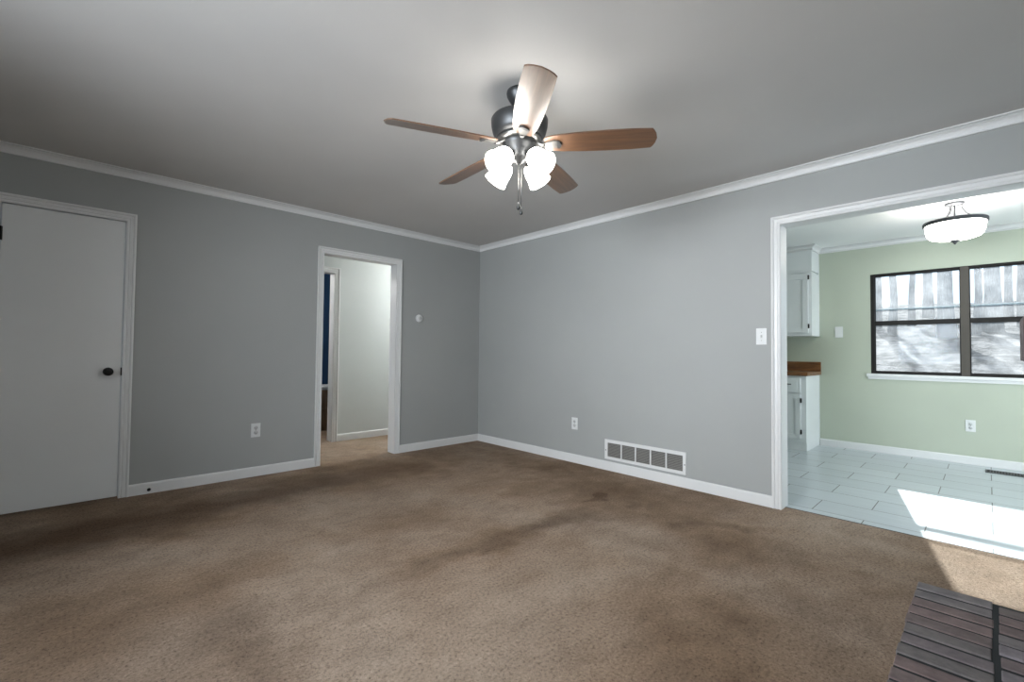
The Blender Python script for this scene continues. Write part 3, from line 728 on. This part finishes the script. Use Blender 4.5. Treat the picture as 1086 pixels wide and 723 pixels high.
# ------------------------------------------------------------------ ceiling fan
def ceiling_fan():
    Z = lambda z: z - ZC
    t = thing('ceiling_fan', 'dark bronze ceiling fan with brown wooden blades and lit glass shades', 'ceiling fan', (-2.055, -2.79, ZC))
    mk('canopy', M['bronze'], t, lambda bm: lathe(bm, [(0, 0), (0.066, 0), (0.068, -0.010), (0.066, -0.024), (0.052, -0.050), (0.036, -0.070), (0.020, -0.076), (0, -0.076)], 48))
    mk('downrod', M['bronze'], t, lambda bm: tube(bm, [(0, 0, -0.07), (0, 0, -0.13)], 0.016, 20))
    mk('motor_housing', M['bronze'], t, lambda bm: lathe(bm, [(0, Z(2.325)), (0.035, Z(2.325)), (0.05, Z(2.318)), (0.120, Z(2.306)), (0.140, Z(2.298)), (0.146, Z(2.288)), (0.144, Z(2.255)), (0.136, Z(2.222)), (0.124, Z(2.203)), (0.095, Z(2.196)), (0, Z(2.196))], 64))
    mk('flywheel', M['pewter'], t, lambda bm: lathe(bm, [(0, Z(2.196)), (0.112, Z(2.196)), (0.114, Z(2.184)), (0.098, Z(2.178)), (0, Z(2.178))], 64))
    mk('switch_housing', M['bronze'], t, lambda bm: lathe(bm, [(0, Z(2.178)), (0.086, Z(2.178)), (0.088, Z(2.168)), (0.080, Z(2.152)), (0.070, Z(2.138)), (0.066, Z(2.128)), (0.058, Z(2.104)), (0.046, Z(2.088)), (0.020, Z(2.080)), (0.012, Z(2.066)), (0, Z(2.064))], 48))
    # blade: +x outward
    hw = [(0.130, 0.034), (0.140, 0.045), (0.165, 0.053), (0.22, 0.060), (0.32, 0.0665), (0.44, 0.0695), (0.56, 0.0690), (0.652, 0.0655)]
    top = [(x, w) for x, w in hw]
    tipx = [(0.652 + 0.026 * (1 - (k / 5.0) ** 2), 0.0655 * k / 5.0) for k in (4, 2.5, 0, -2.5, -4)]
    outline = [(x, -w) for x, w in hw] + [(x, -y) for x, y in tipx] + [(x, w) for x, w in reversed(hw)]
    bmb = BM(); prism(bmb, outline, -0.003, 0.003, bev=0.0015)
    zb = Z(2.165)
    bl0 = ir0 = None
    for k in range(5):
        a = R(232.4 + 72 * k)
        rot = (Matrix.Rotation(a, 4, 'Z') @ Matrix.Rotation(R(1.8), 4, 'Y') @ Matrix.Rotation(R(-15), 4, 'X')).to_euler()
        if bl0 is None:
            bl0 = obj('blade', bmb, M['blade'], t, (0, 0, zb), rot)
            def iron(bm):
                ol = [(0.120, -0.012), (0.150, -0.016), (0.180, -0.027), (0.205, -0.026), (0.214, -0.012), (0.216, 0), (0.214, 0.012), (0.205, 0.026), (0.180, 0.027), (0.150, 0.016), (0.120, 0.012)]
                prism(bm, ol, -0.010, -0.0032, bev=0.0025)
                tube(bm, [(0.070, 0.004, 0.026), (0.090, 0.003, 0.012), (0.112, 0, -0.003), (0.135, 0, -0.006)], [0.012, 0.011, 0.011, 0.010], 12)
            ir0 = mk('blade_iron', M['pewter'], t, iron, loc=(0, 0, zb), rot=rot)
            def cap(bm):
                prism(bm, [(0.196, -0.0265), (0.206, -0.026), (0.215, -0.012), (0.217, 0), (0.215, 0.012), (0.206, 0.026), (0.196, 0.0265)], -0.0125, -0.0095)
            cp0 = mk('end_cap', M['bronze'], ir0, cap)
        else:
            c = bl0.copy(); COL.objects.link(c); c.parent = t; c.rotation_euler = rot
            c2 = ir0.copy(); COL.objects.link(c2); c2.parent = t; c2.rotation_euler = rot
            c3 = cp0.copy(); COL.objects.link(c3); c3.parent = c2
    # four lamps
    tilt = R(50)
    prof_o = [(0.024, 0.0), (0.034, 0.006), (0.046, 0.022), (0.051, 0.045), (0.053, 0.075), (0.057, 0.098), (0.062, 0.116)]
    prof = prof_o + [(r - 0.003, z) for r, z in reversed(prof_o)]
    for k in range(4):
        az = R(45.5 + 45 + 90 * k + 3)
        dirv = Vector((math.cos(az), math.sin(az), 0))
        neck = dirv * 0.082 + Vector((0, 0, Z(2.092)))
        ax = dirv * math.sin(tilt) + Vector((0, 0, -math.cos(tilt)))
        q = ax.to_track_quat('Z', 'Y').to_euler()
        ar = mk('lamp_arm', M['bronze'], t, lambda bm: (tube(bm, [dirv * 0.045 + Vector((0, 0, Z(2.115))), dirv * 0.066 + Vector((0, 0, Z(2.112))), neck - ax * 0.004], 0.009, 12), lathe(bm, [(0, -0.012), (0.020, -0.012), (0.027, 0.0), (0.027, 0.010), (0, 0.010)], 24, Matrix.Translation(neck) @ q.to_matrix().to_4x4())))
        sh = mk('lamp_shade', M['glow'], t, lambda bm: lathe(bm, prof, 40, None, closed=True), loc=neck, rot=q)
        mk('bulb', M['bulb'], sh, lambda bm: lathe(bm, [(0, 0.012), (0.012, 0.014), (0.013, 0.03), (0.022, 0.05), (0.026, 0.066), (0.022, 0.082), (0.010, 0.090), (0, 0.091)], 20))
    # pull chains
    cr = Vector((math.sin(R(45.5)), -math.cos(R(45.5)), 0))
    for off, zbot in ((-0.002, 1.848), (0.012, 1.822)):
        b = cr * off
        ch = mk('pull_chain', M['pewter'], t, lambda bm: tube(bm, [b + Vector((0, 0, Z(2.07))), b + Vector((0, 0, Z(zbot) + 0.02))], 0.0016, 8))
        mk('pull_knob', M['bronze'], ch, lambda bm: lathe(bm, [(0, 0.022), (0.004, 0.020), (0.006, 0.008), (0.0085, -0.006), (0.008, -0.014), (0.004, -0.018), (0, -0.018)], 16, Matrix.Translation(b + Vector((0, 0, Z(zbot))))))
ceiling_fan()

# ------------------------------------------------------------------ kitchen ceiling lamp
def kitchen_lamp():
    t = thing('ceiling_lamp', 'lit white glass bowl lamp with dark rim on the kitchen ceiling', 'ceiling lamp', (1.80, -4.255, ZC))
    mk('canopy', M['fixture'], t, lambda bm: lathe(bm, [(0, 0), (0.066, 0), (0.068, -0.012), (0.060, -0.022), (0.030, -0.026), (0, -0.026)], 40))
    mk('stem', M['fixture'], t, lambda bm: tube(bm, [(0, 0, -0.02), (0, 0, -0.335)], 0.006, 12))
    for k in range(3):
        a = R(225 + 55 + 120 * k); c = Vector((math.cos(a), math.sin(a), 0))
        mk('arm', M['fixture'], t, lambda bm: tube(bm, [c * 0.045 + Vector((0, 0, -0.02)), c * 0.050 + Vector((0, 0, -0.055)), c * 0.075 + Vector((0, 0, -0.10)), c * 0.125 + Vector((0, 0, -0.142)), c * 0.192 + Vector((0, 0, -0.168))], 0.0055, 10))
    mk('rim', M['fixture'], t, lambda bm: lathe(bm, [(0.188, -0.158), (0.206, -0.158), (0.209, -0.164), (0.209, -0.186), (0.204, -0.190), (0.188, -0.190)], 64, closed=True))
    po = [(0.196, -0.178), (0.194, -0.205), (0.188, -0.250), (0.178, -0.280), (0.162, -0.298), (0.130, -0.310), (0.070, -0.319), (0.0, -0.322)]
    mk('glass_bowl', M['bowl'], t, lambda bm: lathe(bm, po + [(max(r - 0.004, 0), z + 0.004) for r, z in reversed(po)], 64))
    mk('finial', M['fixture'], t, lambda bm: lathe(bm, [(0, -0.322), (0.030, -0.324), (0.031, -0.332), (0.018, -0.342), (0.010, -0.352), (0.005, -0.362), (0, -0.364)], 28))
kitchen_lamp()

# ------------------------------------------------------------------ outside: wooded slope
def ground_mesh(bm):
    nx, ny = 40, 50; x0, x1, y0, y1 = KX1 + 0.14, 45, -26, 22
    V = []
    for i in range(nx + 1):
        for j in range(ny + 1):
            x = x0 + (x1 - x0) * (i / nx) ** 1.5; y = y0 + (y1 - y0) * j / ny
            dd = x - x0
            z = -0.6 + 0.165 * dd - 0.0006 * dd * dd + 0.08 * math.sin(x * 1.3 + y * 0.7) * min(1, dd / 3) + 0.012 * (y + 4) * min(1, dd / 6)
            V.append(bm.verts.new((x, y, z)))
    for i in range(nx):
        for j in range(ny):
            f = bm.faces.new((V[i * (ny + 1) + j], V[(i + 1) * (ny + 1) + j], V[(i + 1) * (ny + 1) + j + 1], V[i * (ny + 1) + j + 1])); f.smooth = True
o = mk('ground_outside', M['ground'], None, ground_mesh); struct(o, 'leaf covered wooded slope outside the kitchen window', 'ground')
def gz(x, y):
    dd = x - KX1 - 0.14
    return -0.6 + 0.165 * dd - 0.0006 * dd * dd + 0.012 * (y + 4) * min(1, dd / 6)
CAMP = Vector((-3.6711, -4.4402, 1.0972))
def tree(label, yw, dist, rad, h=13, lean=0.0, fork=False, seed=0):
    """yw: where the line of sight from the room crosses the window wall; dist: metres beyond that wall"""
    rnd = random.Random(seed)
    k = (KX1 + dist - CAMP.x) / (KX1 - CAMP.x)
    x = KX1 + dist; y = CAMP.y + (yw - CAMP.y) * k
    t = thing('bare_tree', label, 'tree', (x, y, gz(x, y) - 0.12), 0, 'bare trees on the slope outside the window')
    def trunk(bm):
        n = 9
        pts = [(rnd.uniform(-.04, .04) * i * .6, lean * h * i / n + rnd.uniform(-.05, .05), h * i / n) for i in range(n + 1)]
        tube(bm, pts, [rad * (1.25 if i == 0 else 1.0 - 0.75 * i / n) for i in range(n + 1)], 12)
        if fork:
            b = Vector(pts[2]); s = 1 if lean <= 0 else -1
            tube(bm, [b, b + Vector((0, s * .35, 1.3)), b + Vector((0, s * .75, 3.5)), b + Vector((0, s * 1.2, 7))], [rad * .7, rad * .6, rad * .45, rad * .2], 10)
    mk('trunk', M['bark'], t, trunk)
    for i in range(9):
        z = h * rnd.uniform(0.22, 0.9); a = rnd.uniform(0, 2 * PI); L = rnd.uniform(1.2, 2.6)
        b = Vector((0, lean * z, z)); c = Vector((math.cos(a), math.sin(a), 0))
        mk('branch', M['bark'], t, lambda bm: tube(bm, [b, b + c * L * .4 + Vector((0, 0, L * .25)), b + c * L + Vector((0, 0, L * .8))], [rad * .22, rad * .14, rad * .04], 6))
tree('bare trunk nearest the left jamb of the left kitchen window', -3.56, 19, 0.16, seed=1)
tree('bare forked tree second from the left in the left kitchen window', -3.70, 17, 0.13, lean=0.0, fork=True, seed=2)
tree('slim bare trunk right of the forked tree in the left kitchen window', -3.86, 21, 0.12, lean=-0.01, seed=3)
tree('pale bare trunk in the middle of the left kitchen window', -3.99, 26, 0.22, seed=4)
tree('broad bare trunk left of the window mullion', -4.15, 15, 0.22, lean=0.01, seed=5)
tree('slim bare trunk just right of the window mullion', -4.37, 17, 0.11, lean=-0.015, seed=6)
tree('broad dark bare trunk in the middle of the right kitchen window', -4.47, 18, 0.25, seed=7)
tree('slim leaning bare trunk right of the broad one in the right window', -4.60, 23, 0.14, lean=0.02, seed=8)
tree('bare trunk nearest the right edge of the right kitchen window', -4.69, 19, 0.16, seed=9)
